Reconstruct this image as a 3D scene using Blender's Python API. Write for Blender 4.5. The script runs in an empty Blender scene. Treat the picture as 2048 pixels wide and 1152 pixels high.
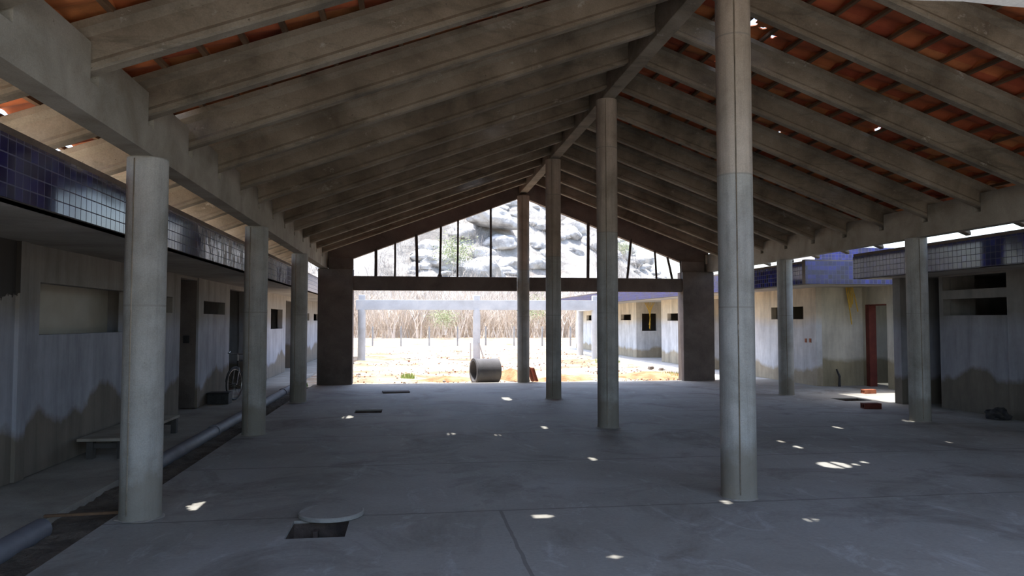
import bpy, bmesh, math, random
from math import sin, cos, pi, tan, atan, sqrt, radians as R
from mathutils import Vector, Matrix, noise
random.seed(7)
sc = bpy.context.scene
COL = sc.collection

# ------------------------------------------------------------------ helpers
class MB:
    """collects boxes, tubes, prisms into one mesh"""
    def __init__(s): s.v = []; s.f = []
    def box(s, x0, x1, y0, y1, z0, z1):
        b = len(s.v)
        s.v += [(x0,y0,z0),(x1,y0,z0),(x1,y1,z0),(x0,y1,z0),(x0,y0,z1),(x1,y0,z1),(x1,y1,z1),(x0,y1,z1)]
        s.f += [tuple(b+i for i in q) for q in ((0,3,2,1),(4,5,6,7),(0,1,5,4),(1,2,6,5),(2,3,7,6),(3,0,4,7))]
        return s
    def prism(s, prof, a, b, axis='y'):
        """prof: closed list of 2-D points, extruded from a to b along the axis"""
        n = len(prof); o = len(s.v)
        def P(p, t):
            if axis == 'y': return (p[0], t, p[1])
            if axis == 'x': return (t, p[0], p[1])
            return (p[0], p[1], t)
        s.v += [P(p, a) for p in prof] + [P(p, b) for p in prof]
        for i in range(n):
            j = (i+1) % n
            s.f.append((o+i, o+j, o+n+j, o+n+i))
        s.f.append(tuple(o+i for i in range(n))[::-1]); s.f.append(tuple(o+n+i for i in range(n)))
        return s
    def tube(s, pts, r, n=8, r1=None, cap=True):
        pts = [Vector(p) for p in pts]; o = len(s.v); m = len(pts)
        up = Vector((0,0,1))
        for i, p in enumerate(pts):
            t = (pts[min(i+1,m-1)] - pts[max(i-1,0)]).normalized()
            u = t.cross(up)
            if u.length < .05: u = t.cross(Vector((1,0,0)))
            u.normalize(); w = t.cross(u)
            rr = r if r1 is None else r + (r1-r)*i/(m-1)
            for k in range(n):
                a = 2*pi*k/n
                s.v.append(tuple(p + (u*cos(a) + w*sin(a))*rr))
        for i in range(m-1):
            for k in range(n):
                l = (k+1) % n
                s.f.append((o+i*n+k, o+i*n+l, o+(i+1)*n+l, o+(i+1)*n+k))
        if cap:
            s.f.append(tuple(o+k for k in range(n))[::-1]); s.f.append(tuple(o+(m-1)*n+k for k in range(n)))
        return s
    def lathe(s, prof, n=32, c=(0,0,0)):
        """prof: (r,z) from bottom to top; closed at both ends"""
        o = len(s.v); m = len(prof)
        for r, z in prof:
            for k in range(n):
                a = 2*pi*k/n
                s.v.append((c[0]+r*cos(a), c[1]+r*sin(a), c[2]+z))
        for i in range(m-1):
            for k in range(n):
                l = (k+1) % n
                s.f.append((o+i*n+k, o+i*n+l, o+(i+1)*n+l, o+(i+1)*n+k))
        s.f.append(tuple(o+k for k in range(n))[::-1]); s.f.append(tuple(o+(m-1)*n+k for k in range(n)))
        return s
    def build(s, name, mat, parent=None, smooth=False, bevel=0, loc=None, rz=0):
        me = bpy.data.meshes.new(name); me.from_pydata(s.v, [], s.f); me.update()
        bm = bmesh.new(); bm.from_mesh(me); bmesh.ops.recalc_face_normals(bm, faces=bm.faces); bm.to_mesh(me); bm.free()
        me.materials.append(mat)
        o = bpy.data.objects.new(name, me); COL.objects.link(o)
        if parent: o.parent = parent
        if loc: o.location = loc
        o.rotation_euler.z = rz
        if smooth:
            for p in me.polygons: p.use_smooth = True
            m = o.modifiers.new('edge', 'EDGE_SPLIT'); m.split_angle = R(35)
        if bevel:
            m = o.modifiers.new('bevel', 'BEVEL'); m.width = bevel; m.segments = 2; m.limit_method = 'ANGLE'
        return o

def tag(o, label=None, cat=None, group=None, kind=None):
    if label: o['label'] = label
    if cat: o['category'] = cat
    if group: o['group'] = group
    if kind: o['kind'] = kind
    return o
def empty(name, loc, rz=0):
    o = bpy.data.objects.new(name, None); COL.objects.link(o)
    o.location = loc; o.rotation_euler.z = rz; o.empty_display_size = .2
    return o

# ------------------------------------------------------------------ materials
def newmat(name):
    m = bpy.data.materials.new(name); m.use_nodes = True
    nt = m.node_tree; nt.nodes.clear()
    out = nt.nodes.new('ShaderNodeOutputMaterial'); b = nt.nodes.new('ShaderNodeBsdfPrincipled')
    nt.links.new(b.outputs[0], out.inputs[0])
    return m, nt, b
def N(nt, t, **k):
    n = nt.nodes.new(t)
    for a, v in k.items():
        if a in n.inputs.keys() if hasattr(n.inputs, 'keys') else False: n.inputs[a].default_value = v
        else: setattr(n, a, v)
    return n
def coord(nt, scale=(1,1,1), rnd=False):
    tc = nt.nodes.new('ShaderNodeTexCoord'); mp = nt.nodes.new('ShaderNodeMapping')
    mp.inputs['Scale'].default_value = scale
    src = tc.outputs['Object']
    if rnd:
        oi = nt.nodes.new('ShaderNodeObjectInfo'); sc_ = nt.nodes.new('ShaderNodeVectorMath'); sc_.operation = 'ADD'
        mu = nt.nodes.new('ShaderNodeMath'); mu.operation = 'MULTIPLY'; mu.inputs[1].default_value = 60
        nt.links.new(oi.outputs['Random'], mu.inputs[0])
        nt.links.new(src, sc_.inputs[0]); nt.links.new(mu.outputs[0], sc_.inputs[1]); src = sc_.outputs[0]
    nt.links.new(src, mp.inputs[0]); return mp.outputs[0]
def noise_n(nt, vec, scale, detail=6, rough=.6, dist=0):
    n = nt.nodes.new('ShaderNodeTexNoise'); n.inputs['Scale'].default_value = scale
    n.inputs['Detail'].default_value = detail; n.inputs['Roughness'].default_value = rough
    n.inputs['Distortion'].default_value = dist
    nt.links.new(vec, n.inputs['Vector']); return n.outputs['Fac']
def ramp(nt, fac, stops):
    r = nt.nodes.new('ShaderNodeValToRGB'); e = r.color_ramp.elements
    while len(e) < len(stops): e.new(.5)
    for i, (p, c) in enumerate(stops):
        e[i].position = p; e[i].color = (c[0], c[1], c[2], 1) if hasattr(c, '__len__') else (c, c, c, 1)
    nt.links.new(fac, r.inputs[0]); return r.outputs[0]
def mix(nt, a, b, fac, mode='MIX'):
    m = nt.nodes.new('ShaderNodeMix'); m.data_type = 'RGBA'; m.blend_type = mode
    for i, v in ((0, fac), (6, a), (7, b)):
        if hasattr(v, 'is_output') or isinstance(v, bpy.types.NodeSocket): nt.links.new(v, m.inputs[i])
        else: m.inputs[i].default_value = v if i == 0 else (v[0], v[1], v[2], 1)
    return m.outputs[2]
def math_n(nt, op, a, b=0.0, c=None):
    m = nt.nodes.new('ShaderNodeMath'); m.operation = op
    for i, v in enumerate((a, b) if c is None else (a, b, c)):
        if isinstance(v, bpy.types.NodeSocket): nt.links.new(v, m.inputs[i])
        else: m.inputs[i].default_value = v
    return m.outputs[0]
def bump(nt, b, h, strength=.3, dist=.02):
    n = nt.nodes.new('ShaderNodeBump'); n.inputs['Strength'].default_value = strength; n.inputs['Distance'].default_value = dist
    nt.links.new(h, n.inputs['Height']); nt.links.new(n.outputs[0], b.inputs['Normal'])
def simple(name, c1, c2, scale=4, rough=.85, bs=.3, stretch=(1,1,1), rnd=True, lo=.35, hi=.65, detail=6, metal=0, bd=.02):
    m, nt, b = newmat(name); v = coord(nt, stretch, rnd)
    f = noise_n(nt, v, scale, detail)
    nt.links.new(ramp(nt, f, [(lo, c1), (hi, c2)]), b.inputs['Base Color'])
    b.inputs['Roughness'].default_value = rough; b.inputs['Metallic'].default_value = metal
    if bs: bump(nt, b, noise_n(nt, v, scale*6, 5), bs, bd)
    return m
def concrete(name, base, dark, light, rough=.85, rnd=True, scale=1.3, spec=.3, seam=None, blotch=0):
    m, nt, b = newmat(name); v = coord(nt, (1,1,1), rnd)
    big = noise_n(nt, v, scale, 7, .62, .4)
    c = ramp(nt, big, [(.30, dark), (.5, base), (.72, light)])
    speck = noise_n(nt, v, scale*22, 4, .7)
    c = mix(nt, c, tuple(x*.55 for x in dark), ramp(nt, speck, [(.66, 0), (.74, 1)]))
    fine = noise_n(nt, v, scale*60, 3, .6)
    c = mix(nt, c, ramp(nt, fine, [(.3, .72), (.7, 1.12)]), .5, 'MULTIPLY')
    if blotch:
        st = noise_n(nt, coord(nt, (.35, 1, 1.6), rnd), 2.2, 9, .72, .8)
        c = mix(nt, c, (.07,.065,.05), ramp(nt, st, [(.54, 0), (.70, .65)]))
        lm = noise_n(nt, coord(nt, (.7, 1, 1), rnd), 5.5, 9, .8)
        c = mix(nt, c, (.50,.48,.42), ramp(nt, lm, [(.60, 0), (.66, .55)]))
    if seam:
        vs_ = noise_n(nt, coord(nt, (1, 1, .06), rnd), 9, 6, .7)
        c = mix(nt, c, ramp(nt, vs_, [(.35, .72), (.55, 1.05)]), .7, 'MULTIPLY')
        tc = nt.nodes.new('ShaderNodeTexCoord'); sx = nt.nodes.new('ShaderNodeSeparateXYZ'); nt.links.new(tc.outputs['Object'], sx.inputs[0])
        z = sx.outputs[2]
        up = math_n(nt, 'GREATER_THAN', z, seam)
        c = mix(nt, c, mix(nt, c, (1.12,.98,.88), 1.0, 'MULTIPLY'), up)
        for zz in (seam, seam-1.22, seam+1.3):
            line = math_n(nt, 'LESS_THAN', math_n(nt, 'ABSOLUTE', math_n(nt, 'SUBTRACT', z, zz)), .008)
            c = mix(nt, c, dark, math_n(nt, 'MULTIPLY', line, .7))
        # earth splashed up at the foot
        nz = math_n(nt, 'ADD', z, math_n(nt, 'MULTIPLY', noise_n(nt, v, 5, 5), -.6))
        c = mix(nt, c, (dark[0]*.75, dark[1]*.68, dark[2]*.6), ramp(nt, nz, [(0, .75), (.25, 0)]))
    nt.links.new(c, b.inputs['Base Color'])
    b.inputs['Roughness'].default_value = rough; b.inputs['Specular IOR Level'].default_value = spec
    bump(nt, b, noise_n(nt, v, scale*18, 8, .7), .35, .015)
    return m

M = {}
M['beam'] = concrete('warm_grey_precast_concrete', (.24,.205,.155), (.12,.10,.075), (.37,.325,.26), blotch=1)
M['eave'] = concrete('pale_cast_concrete', (.36,.33,.27), (.25,.22,.17), (.46,.425,.36), blotch=0, scale=1.8)
M['column'] = concrete('column_concrete', (.40,.40,.37), (.28,.275,.24), (.52,.52,.49), seam=2.95, scale=1.6)
M['brown'] = concrete('brown_rendered_pier', (.16,.135,.12), (.10,.085,.075), (.22,.19,.17))
M['frame'] = concrete('weathered_frame_concrete', (.55,.56,.56), (.46,.46,.45), (.66,.66,.64))
M['slab'] = concrete('soffit_concrete', (.36,.34,.30), (.26,.24,.21), (.45,.43,.39))
M['wood'] = simple('batten_wood', (.10,.055,.028), (.20,.115,.06), 6, stretch=(1,.15,1))
M['rust'] = simple('dark_rod', (.035,.028,.025), (.09,.06,.045), 12)
M['soil'] = simple('dark_soil', (.075,.06,.045), (.17,.14,.11), 5, rough=1, bs=.9, rnd=False, bd=.05)
M['pvc'] = simple('grey_plastic_pipe', (.11,.115,.14), (.17,.175,.20), 3, rough=.6, bs=.05)
M['black'] = simple('black_rubber', (.012,.012,.012), (.03,.03,.03), 8, rough=.6, bs=.1)
M['steel'] = simple('dull_steel', (.25,.25,.25), (.4,.4,.4), 12, rough=.35, bs=0, metal=1)
M['yellow'] = simple('yellow_conduit', (.55,.33,.03), (.75,.5,.07), 8, rough=.5, bs=.1)
M['brick'] = simple('clay_brick', (.30,.085,.04), (.45,.16,.08), 9, bs=.4)
M['redwood'] = simple('red_door_frame', (.11,.022,.015), (.17,.04,.025), 5, bs=.15)
M['pit'] = simple('pit_brickwork', (.05,.036,.03), (.12,.085,.065), 7, bs=.5, rnd=False)
M['board'] = simple('dusty_board', (.24,.21,.17), (.36,.33,.28), 3, bs=.2)
M['ring'] = concrete('pipe_concrete', (.13,.13,.14), (.10,.10,.105), (.18,.18,.18))
M['dark'] = simple('dark_interior', (.04,.037,.035), (.07,.065,.06), 2, bs=0)
M['cream'] = simple('cream_board', (.50,.47,.38), (.58,.55,.46), 2, bs=.05)
M['boulder'] = simple('pale_granite', (.20,.195,.19), (.56,.55,.53), .5, rough=.95, bs=.6, rnd=True, bd=.25, lo=.3, hi=.6)
M['twig'] = simple('grey_bare_twigs', (.30,.27,.245), (.48,.45,.41), .35, bs=0, rnd=False)
M['trunk'] = simple('brown_trunks', (.46,.40,.34), (.70,.64,.57), .3, bs=0, rnd=True)
M['leaf'] = simple('dusty_green_leaves', (.18,.22,.10), (.30,.34,.19), 2, bs=0)
M['grass'] = simple('fresh_grass', (.18,.30,.07), (.35,.45,.15), 3, bs=0)
M['post'] = simple('fence_post_concrete', (.24,.24,.24), (.34,.34,.33), 3, bs=0)
M['bounce'] = simple('pale_roof_bounce', (.50,.42,.32), (.66,.58,.46), 1.5, bs=.1, rnd=False)
M['rub'] = simple('faded_brick_rubble', (.25,.11,.07), (.38,.22,.15), 3, bs=.2)
M['rag'] = simple('dark_rag', (.02,.02,.025), (.05,.045,.04), 10, bs=.4)

def m_tiles_roof():
    m, nt, b = newmat('clay_roof_tiles'); v = coord(nt)
    tc = nt.nodes.new('ShaderNodeTexCoord'); sx = nt.nodes.new('ShaderNodeSeparateXYZ'); nt.links.new(tc.outputs['Object'], sx.inputs[0])
    # one tint per tile: cell of 0.2 m along the ridge and 0.38 m down the slope
    cx = nt.nodes.new('ShaderNodeCombineXYZ')
    nt.links.new(math_n(nt, 'FLOOR', math_n(nt, 'DIVIDE', sx.outputs[1], .2)), cx.inputs[0])
    nt.links.new(math_n(nt, 'FLOOR', math_n(nt, 'DIVIDE', math_n(nt, 'ABSOLUTE', math_n(nt, 'SUBTRACT', sx.outputs[0], 3.0)), .31)), cx.inputs[1])
    wn = nt.nodes.new('ShaderNodeTexWhiteNoise'); nt.links.new(cx.outputs[0], wn.inputs[0])
    c = ramp(nt, wn.outputs[0], [(0, (.40,.075,.03)), (.35, (.50,.12,.045)), (.7, (.56,.17,.055)), (1, (.66,.26,.09))])
    c = mix(nt, c, ramp(nt, noise_n(nt, v, 3, 6), [(.35, .55), (.6, 1.05)]), .8, 'MULTIPLY')
    nt.links.new(c, b.inputs['Base Color']); b.inputs['Roughness'].default_value = .85
    bump(nt, b, noise_n(nt, v, 30, 4), .2, .01); return m
M['tile'] = m_tiles_roof()

def m_glaze(axis, off=0.0, stain=None):
    """glossy cobalt wall tiles, 0.1 m, pale joints; stain=(y0,y1) adds lime splashes on that stretch"""
    m, nt, b = newmat('cobalt_glazed_tiles')
    tc = nt.nodes.new('ShaderNodeTexCoord'); sx = nt.nodes.new('ShaderNodeSeparateXYZ'); nt.links.new(tc.outputs['Object'], sx.inputs[0])
    u = sx.outputs[1] if axis == 'y' else sx.outputs[0]; z = math_n(nt, 'ADD', sx.outputs[2], off)
    def edge(a):
        f = math_n(nt, 'FRACT', math_n(nt, 'DIVIDE', a, .1)); return math_n(nt, 'LESS_THAN', math_n(nt, 'MINIMUM', f, math_n(nt, 'SUBTRACT', 1.0, f)), .045)
    g = math_n(nt, 'MAXIMUM', edge(u), edge(z))
    cx = nt.nodes.new('ShaderNodeCombineXYZ')
    nt.links.new(math_n(nt, 'FLOOR', math_n(nt, 'DIVIDE', u, .1)), cx.inputs[0]); nt.links.new(math_n(nt, 'FLOOR', math_n(nt, 'DIVIDE', z, .1)), cx.inputs[1])
    wn = nt.nodes.new('ShaderNodeTexWhiteNoise'); nt.links.new(cx.outputs[0], wn.inputs[0])
    c = ramp(nt, wn.outputs[0], [(0, (.008,.008,.055)), (.6, (.011,.012,.12)), (1, (.016,.02,.20))])
    vv = coord(nt)
    c = mix(nt, c, (.014,.010,.014), ramp(nt, noise_n(nt, vv, 1.1, 6), [(.5, 0), (.68, .6)]))
    dirt = g
    if stain:
        c = mix(nt, c, (.012,.008,.03), .55)
        y0, y1 = stain
        s = math_n(nt, 'MULTIPLY', math_n(nt, 'GREATER_THAN', sx.outputs[1], y0), math_n(nt, 'LESS_THAN', sx.outputs[1], y1))
        st = coord(nt, (1, 1.6, .45))
        k = math_n(nt, 'MULTIPLY', ramp(nt, noise_n(nt, st, 6, 8, .75), [(.47, 0), (.56, 1)]), s)
        k = math_n(nt, 'MULTIPLY', k, math_n(nt, 'LESS_THAN', sx.outputs[2], 2.80))
        c = mix(nt, c, (.42,.40,.38), math_n(nt, 'MULTIPLY', k, .85)); dirt = math_n(nt, 'MAXIMUM', g, k)
    c = mix(nt, c, (.09,.09,.13), g)
    nt.links.new(c, b.inputs['Base Color'])
    nt.links.new(ramp(nt, dirt, [(0, .12), (1, .8)]), b.inputs['Roughness'])
    # tiles are laid slightly out of plane
    bn = math_n(nt, 'ADD', math_n(nt, 'MULTIPLY', noise_n(nt, vv, 2.2, 2), 1.0), math_n(nt, 'MULTIPLY', g, -.3))
    bump(nt, b, bn, .15, .012)
    return m
M['glaze_l'] = m_glaze('y', 0.0, (9.6, 16.5)); M['glaze_r'] = m_glaze('y', .04); M['glaze_x'] = m_glaze('x', .04)

def m_plaster(name, up, mid, low, h=.75, wob=.8):
    """raw plaster: grey upper band, whitish skim coat, unpainted dado with an irregular edge"""
    m, nt, b = newmat(name); v = coord(nt)
    tc = nt.nodes.new('ShaderNodeTexCoord'); sx = nt.nodes.new('ShaderNodeSeparateXYZ'); nt.links.new(tc.outputs['Object'], sx.inputs[0])
    z = sx.outputs[2]
    st = coord(nt, (1.2, 1.2, .16))
    streak = noise_n(nt, st, 3.2, 6, .65)
    w = noise_n(nt, coord(nt, (1,1,.35)), .9, 4, .5)
    e = math_n(nt, 'ADD', z, math_n(nt, 'MULTIPLY', math_n(nt, 'SUBTRACT', w, .5), wob*1.6))
    dm = nt.nodes.new('ShaderNodeMapRange'); dm.inputs['From Min'].default_value = h-.05; dm.inputs['From Max'].default_value = h+.06
    nt.links.new(math_n(nt, 'ADD', e, math_n(nt, 'MULTIPLY', noise_n(nt, v, 9, 5, .7), .12)), dm.inputs[0])
    c = mix(nt, low, mid, dm.outputs[0])
    e2 = math_n(nt, 'ADD', z, math_n(nt, 'MULTIPLY', math_n(nt, 'SUBTRACT', w, .5), .5))
    sm = nt.nodes.new('ShaderNodeMapRange'); sm.inputs['From Min'].default_value = 1.45; sm.inputs['From Max'].default_value = 1.75
    nt.links.new(e2, sm.inputs[0])
    c = mix(nt, c, up, sm.outputs[0])
    c = mix(nt, c, ramp(nt, streak, [(.32, .68), (.5, .95), (.68, 1.15)]), .85, 'MULTIPLY')
    c = mix(nt, c, ramp(nt, noise_n(nt, v, 1.7, 8, .7), [(.35, .78), (.6, 1.05)]), .7, 'MULTIPLY')
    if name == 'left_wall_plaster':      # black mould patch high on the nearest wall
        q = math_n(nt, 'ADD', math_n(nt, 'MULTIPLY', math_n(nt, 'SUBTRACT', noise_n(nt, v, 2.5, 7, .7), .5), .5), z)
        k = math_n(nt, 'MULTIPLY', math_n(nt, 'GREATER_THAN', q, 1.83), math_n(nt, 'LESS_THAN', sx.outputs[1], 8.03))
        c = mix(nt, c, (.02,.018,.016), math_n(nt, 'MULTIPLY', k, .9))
    nt.links.new(c, b.inputs['Base Color']); b.inputs['Roughness'].default_value = .9
    bump(nt, b, noise_n(nt, v, 14, 8, .7), .3, .012); return m
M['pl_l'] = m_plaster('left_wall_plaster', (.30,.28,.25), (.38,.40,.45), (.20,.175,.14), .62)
M['pl_r'] = m_plaster('near_right_plaster', (.24,.23,.21), (.34,.35,.39), (.17,.15,.12), .66)
M['pl_f'] = m_plaster('far_right_plaster', (.62,.55,.42), (.62,.64,.66), (.42,.36,.26), .45, .5)
M['pl_a'] = m_plaster('alcove_plaster', (.58,.54,.42), (.60,.58,.50), (.34,.30,.20), .72, .25)

def m_floor():
    m, nt, b = newmat('hall_floor_concrete'); v = coord(nt)
    big = noise_n(nt, v, .38, 7, .6, .6)
    c = ramp(nt, big, [(.32, (.25,.24,.215)), (.5, (.315,.31,.285)), (.7, (.375,.375,.36))])
    sw = noise_n(nt, coord(nt, (1,.45,1)), 2.6, 8, .72, 1.2)
    c = mix(nt, c, (.52,.53,.53), ramp(nt, sw, [(.55, 0), (.70, .6)]))
    c = mix(nt, c, (.12,.10,.085), ramp(nt, noise_n(nt, v, .8, 8, .7, .8), [(.50, 0), (.68, .7)]))
    c = mix(nt, c, ramp(nt, noise_n(nt, v, 30, 5, .7), [(.3, .8), (.7, 1.1)]), .6, 'MULTIPLY')
    c = mix(nt, c, (.07,.065,.06), ramp(nt, noise_n(nt, v, 9, 3, .6), [(.735, 0), (.75, .8)]))
    tc = nt.nodes.new('ShaderNodeTexCoord'); sx = nt.nodes.new('ShaderNodeSeparateXYZ'); nt.links.new(tc.outputs['Object'], sx.inputs[0])
    wob = math_n(nt, 'MULTIPLY', math_n(nt, 'SUBTRACT', noise_n(nt, v, 2.5, 3), .5), .05)
    def line(a, p, w):
        return math_n(nt, 'LESS_THAN', math_n(nt, 'ABSOLUTE', math_n(nt, 'ADD', math_n(nt, 'SUBTRACT', a, p), wob)), w)
    g = None
    for p in (6.3, 8.45, 10.6, 12.8, 15.0, 17.3):
        l = line(sx.outputs[1], p, .014); g = l if g is None else math_n(nt, 'MAXIMUM', g, l)
    near = math_n(nt, 'MULTIPLY', line(sx.outputs[0], .78, .014), math_n(nt, 'LESS_THAN', sx.outputs[1], 6.3))
    g = math_n(nt, 'MAXIMUM', g, near)
    c = mix(nt, c, (.10,.09,.08), math_n(nt, 'MULTIPLY', g, .6))
    # earth tracked round the column feet
    nt.links.new(c, b.inputs['Base Color'])
    nt.links.new(ramp(nt, sw, [(.3, .62), (.7, .8)]), b.inputs['Roughness'])
    bump(nt, b, math_n(nt, 'ADD', noise_n(nt, v, 9, 8, .7), math_n(nt, 'MULTIPLY', g, -.6)), .25, .012)
    return m
M['floor'] = m_floor()
def m_sand():
    m, nt, b = newmat('dry_sandy_ground'); v = coord(nt)
    c = ramp(nt, noise_n(nt, v, .5, 9, .7), [(.38, (.27,.155,.085)), (.48, (.36,.28,.19)), (.6, (.48,.43,.36))])
    c = mix(nt, c, (.22,.10,.05), ramp(nt, noise_n(nt, coord(nt, (.5,1.3,1)), .9, 8, .7), [(.56, 0), (.66, .75)]))
    c = mix(nt, c, (.18,.21,.08), ramp(nt, noise_n(nt, v, 1.7, 6, .7), [(.64, 0), (.7, .55)]))
    nt.links.new(c, b.inputs['Base Color']); b.inputs['Roughness'].default_value = .95
    bump(nt, b, noise_n(nt, v, 6, 8, .75), .7, .08); return m
M['sand'] = m_sand()
def m_hill():
    m, nt, b = newmat('granite_hillside_with_scrub'); v = coord(nt)
    c = ramp(nt, noise_n(nt, v, .16, 9, .68), [(.38, (.20,.19,.175)), (.5, (.36,.35,.33)), (.62, (.52,.51,.49))])
    c = mix(nt, c, (.24,.18,.13), ramp(nt, noise_n(nt, v, .09, 5, .6), [(.52, 0), (.62, .7)]))
    nt.links.new(c, b.inputs['Base Color']); b.inputs['Roughness'].default_value = .95
    bump(nt, b, noise_n(nt, v, .6, 9, .75), .9, .6); return m
M['hill'] = m_hill()

# ------------------------------------------------------------------ camera
F, HZ, VX = 1479., 643., 817.
pitch = atan((HZ-576)/F); yaw = atan((1024-VX)/F*cos(pitch))
cam = bpy.data.cameras.new('camera'); cam.sensor_fit = 'HORIZONTAL'; cam.sensor_width = 36; cam.lens = 36*F/2048
cam.clip_start = .05; cam.clip_end = 2000
co = bpy.data.objects.new('camera', cam); COL.objects.link(co)
co.location = (0, 0, 1.6); co.rotation_euler = (pi/2 + pitch, 0, -yaw); sc.camera = co
_f = Vector((sin(yaw)*cos(pitch), cos(yaw)*cos(pitch), sin(pitch))); _r = Vector((cos(yaw), -sin(yaw), 0)); _u = _r.cross(_f)
def at(x, y, X=None, Y=None, Z=None):
    """measured point of the photograph -> place in the scene"""
    d = _f + _r*(x-1024)/F + _u*(576-y)/F
    t = X/d.x if X is not None else (Y/d.y if Y is not None else (Z-1.6)/d.z)
    return Vector((0,0,1.6)) + d*t

# ------------------------------------------------------------------ light
SUN = Vector((-.16, .08, 1)).normalized()
sl = bpy.data.lights.new('sun', 'SUN'); sl.energy = 5.0; sl.angle = R(.53); sl.color = (1, .96, .90)
so = bpy.data.objects.new('sun', sl); COL.objects.link(so); so.rotation_euler = SUN.to_track_quat('Z', 'Y').to_euler()
w = bpy.data.worlds.new('sky'); sc.world = w; w.use_nodes = True; nt = w.node_tree; nt.nodes.clear()
wo = nt.nodes.new('ShaderNodeOutputWorld'); bg = nt.nodes.new('ShaderNodeBackground'); sk = nt.nodes.new('ShaderNodeTexSky')
sk.sky_type = 'NISHITA'; sk.sun_disc = False; sk.sun_elevation = math.asin(SUN.z); sk.sun_rotation = math.atan2(SUN.x, SUN.y)
sk.dust_density = 3.0; sk.air_density = 1.0; sk.ozone_density = 1.0
nt.links.new(sk.outputs[0], bg.inputs[0]); nt.links.new(bg.outputs[0], wo.inputs[0]); bg.inputs[1].default_value = .36
vs = sc.view_settings; vs.view_transform = 'Standard'; vs.look = 'None'; vs.gamma = 1; vs.use_curve_mapping = False
vs.exposure = 0.85
sc.cycles.use_denoising = True; sc.cycles.max_bounces = 10; sc.cycles.diffuse_bounces = 6; sc.cycles.glossy_bounces = 3
sc.cycles.sample_clamp_indirect = 6; sc.cycles.caustics_reflective = False; sc.cycles.caustics_refractive = False

# ------------------------------------------------------------------ hall geometry
RX, SL = 3.0, .3675                       # ridge line, roof slope
def zb(x): return 3.24 + SL*(5.08 - abs(x-RX))     # underside of the rafters
RD = .34                                   # rafter depth
CY = (6.48, 10.95, 15.2, 19.3)             # column rows
RY = [5.17 + 1.088*k for k in range(-3, 13)]
Y_END = 19.42

# floor, cut round three inspection pits
pits = [(-.90, -.46, 5.70, 6.20), (-.94, -.46, 13.25, 13.75), (8.72, 9.32, 13.9, 14.45)]
xs = sorted({-2.38, 11.9} | {p[0] for p in pits} | {p[1] for p in pits}); ys = sorted({-4.0, Y_END} | {p[2] for p in pits} | {p[3] for p in pits})
mb = MB()
for i in range(len(xs)-1):
    for j in range(len(ys)-1):
        cx, cy = (xs[i]+xs[i+1])/2, (ys[j]+ys[j+1])/2
        if any(p[0] < cx < p[1] and p[2] < cy < p[3] for p in pits): continue
        mb.box(xs[i], xs[i+1], ys[j], ys[j+1], -.022, 0)
tag(mb.build('floor', M['floor']), kind='structure')
for n, (x0, x1, y0, y1) in enumerate(pits):
    d = .42 if n < 2 else .2
    e = empty('inspection_pit', ((x0+x1)/2, (y0+y1)/2, -d-.06))
    tag(e, ['square brick lined pit open in the floor in the foreground, half under a round lid',
            'small dark square pit in the floor between the left and middle column rows',
            'shallow dark pit in the floor beside the right building corner'][n], 'pit')
    a, c, t = (x1-x0)/2, (y1-y0)/2, .05
    m = MB(); m.box(-a-t, a+t, -c-t, c+t, 0, .05).box(-a-t, -a, -c-t, c+t, .05, d+.036).box(a, a+t, -c-t, c+t, .05, d+.036).box(-a, a, -c-t, -c, .05, d+.036).box(-a, a, c, c+t, .05, d+.036)
    m.build('pit_lining', M['pit'], e)
    if n == 0: MB().box(-.055, -.02, c-.12, c-.03, .05, d).build('divider', M['pit'], e)
# round concrete lid pushed back off the first pit
m = MB(); m.lathe([(.255,0),(.265,.006),(.265,.03),(.255,.038)], 40)
tag(m.build('pit_lid', M['floor'], loc=(-.62, 6.34, .001), smooth=True), 'round concrete lid pushed half off the foreground floor pit', 'lid')
p = at(792, 785, Z=0)
tag(MB().box(-.3, .3, -.16, .16, 0, .03).build('flat_board', M['brown'], loc=(p.x, p.y, .001), rz=.1, bevel=.004), 'dark flat board lying on the bright far part of the floor', 'board')

# left walkway, trench strip and ground
tag(MB().box(-8, -2.92, -4, 40, -.16, -.01).build('walkway', M['slab']), kind='structure')
m = MB(); g = []
nx, ny = 7, 260
for j in range(ny+1):
    for i in range(nx+1):
        x = -2.93 + .56*i/nx; y = -4 + 23.5*j/ny
        m.v.append((x, y, -.07 + .035*noise.noise(Vector((x*6, y*4, 0))) + .03*noise.noise(Vector((x*17, y*15, 3)))))
for j in range(ny):
    for i in range(nx):
        a = j*(nx+1)+i; m.f.append((a, a+1, a+nx+2, a+nx+1))
tag(m.build('trench_soil', M['soil'], smooth=False), 'strip of loose dark soil along the drain pipe at the left', 'soil', kind='stuff')
def pipe(y0, y1, lab):
    e = empty('drain_pipe', (-2.83, y0, -.035)); L = y1-y0
    MB().tube([(0,0,.015),(0,L,.015)], .085, 20).build('pipe_run', M['pvc'], e, smooth=True)
    k = 0; y = .25 if L > 4 else L-.35
    while y < L-.1:
        MB().tube([(0,y,.015),(0,y+.12,.015)], .098, 20).build('socket', M['pvc'], e, smooth=True); y += 3.0
    tag(e, lab, 'pipe')
pipe(2.0, 6.30, 'grey drain pipe nearest the camera, ending at the wooden strip by the first left column')
pipe(8.2, 19.0, 'long grey drain pipe on the floor running behind the left columns')
tag(MB().box(-.32, .32, -.015, .015, 0, .02).build('wood_strip', M['wood'], loc=(-2.62, 6.62, 0.001), rz=.08), 'thin wooden strip laid across the gap in the drain pipe', 'strip')
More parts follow.
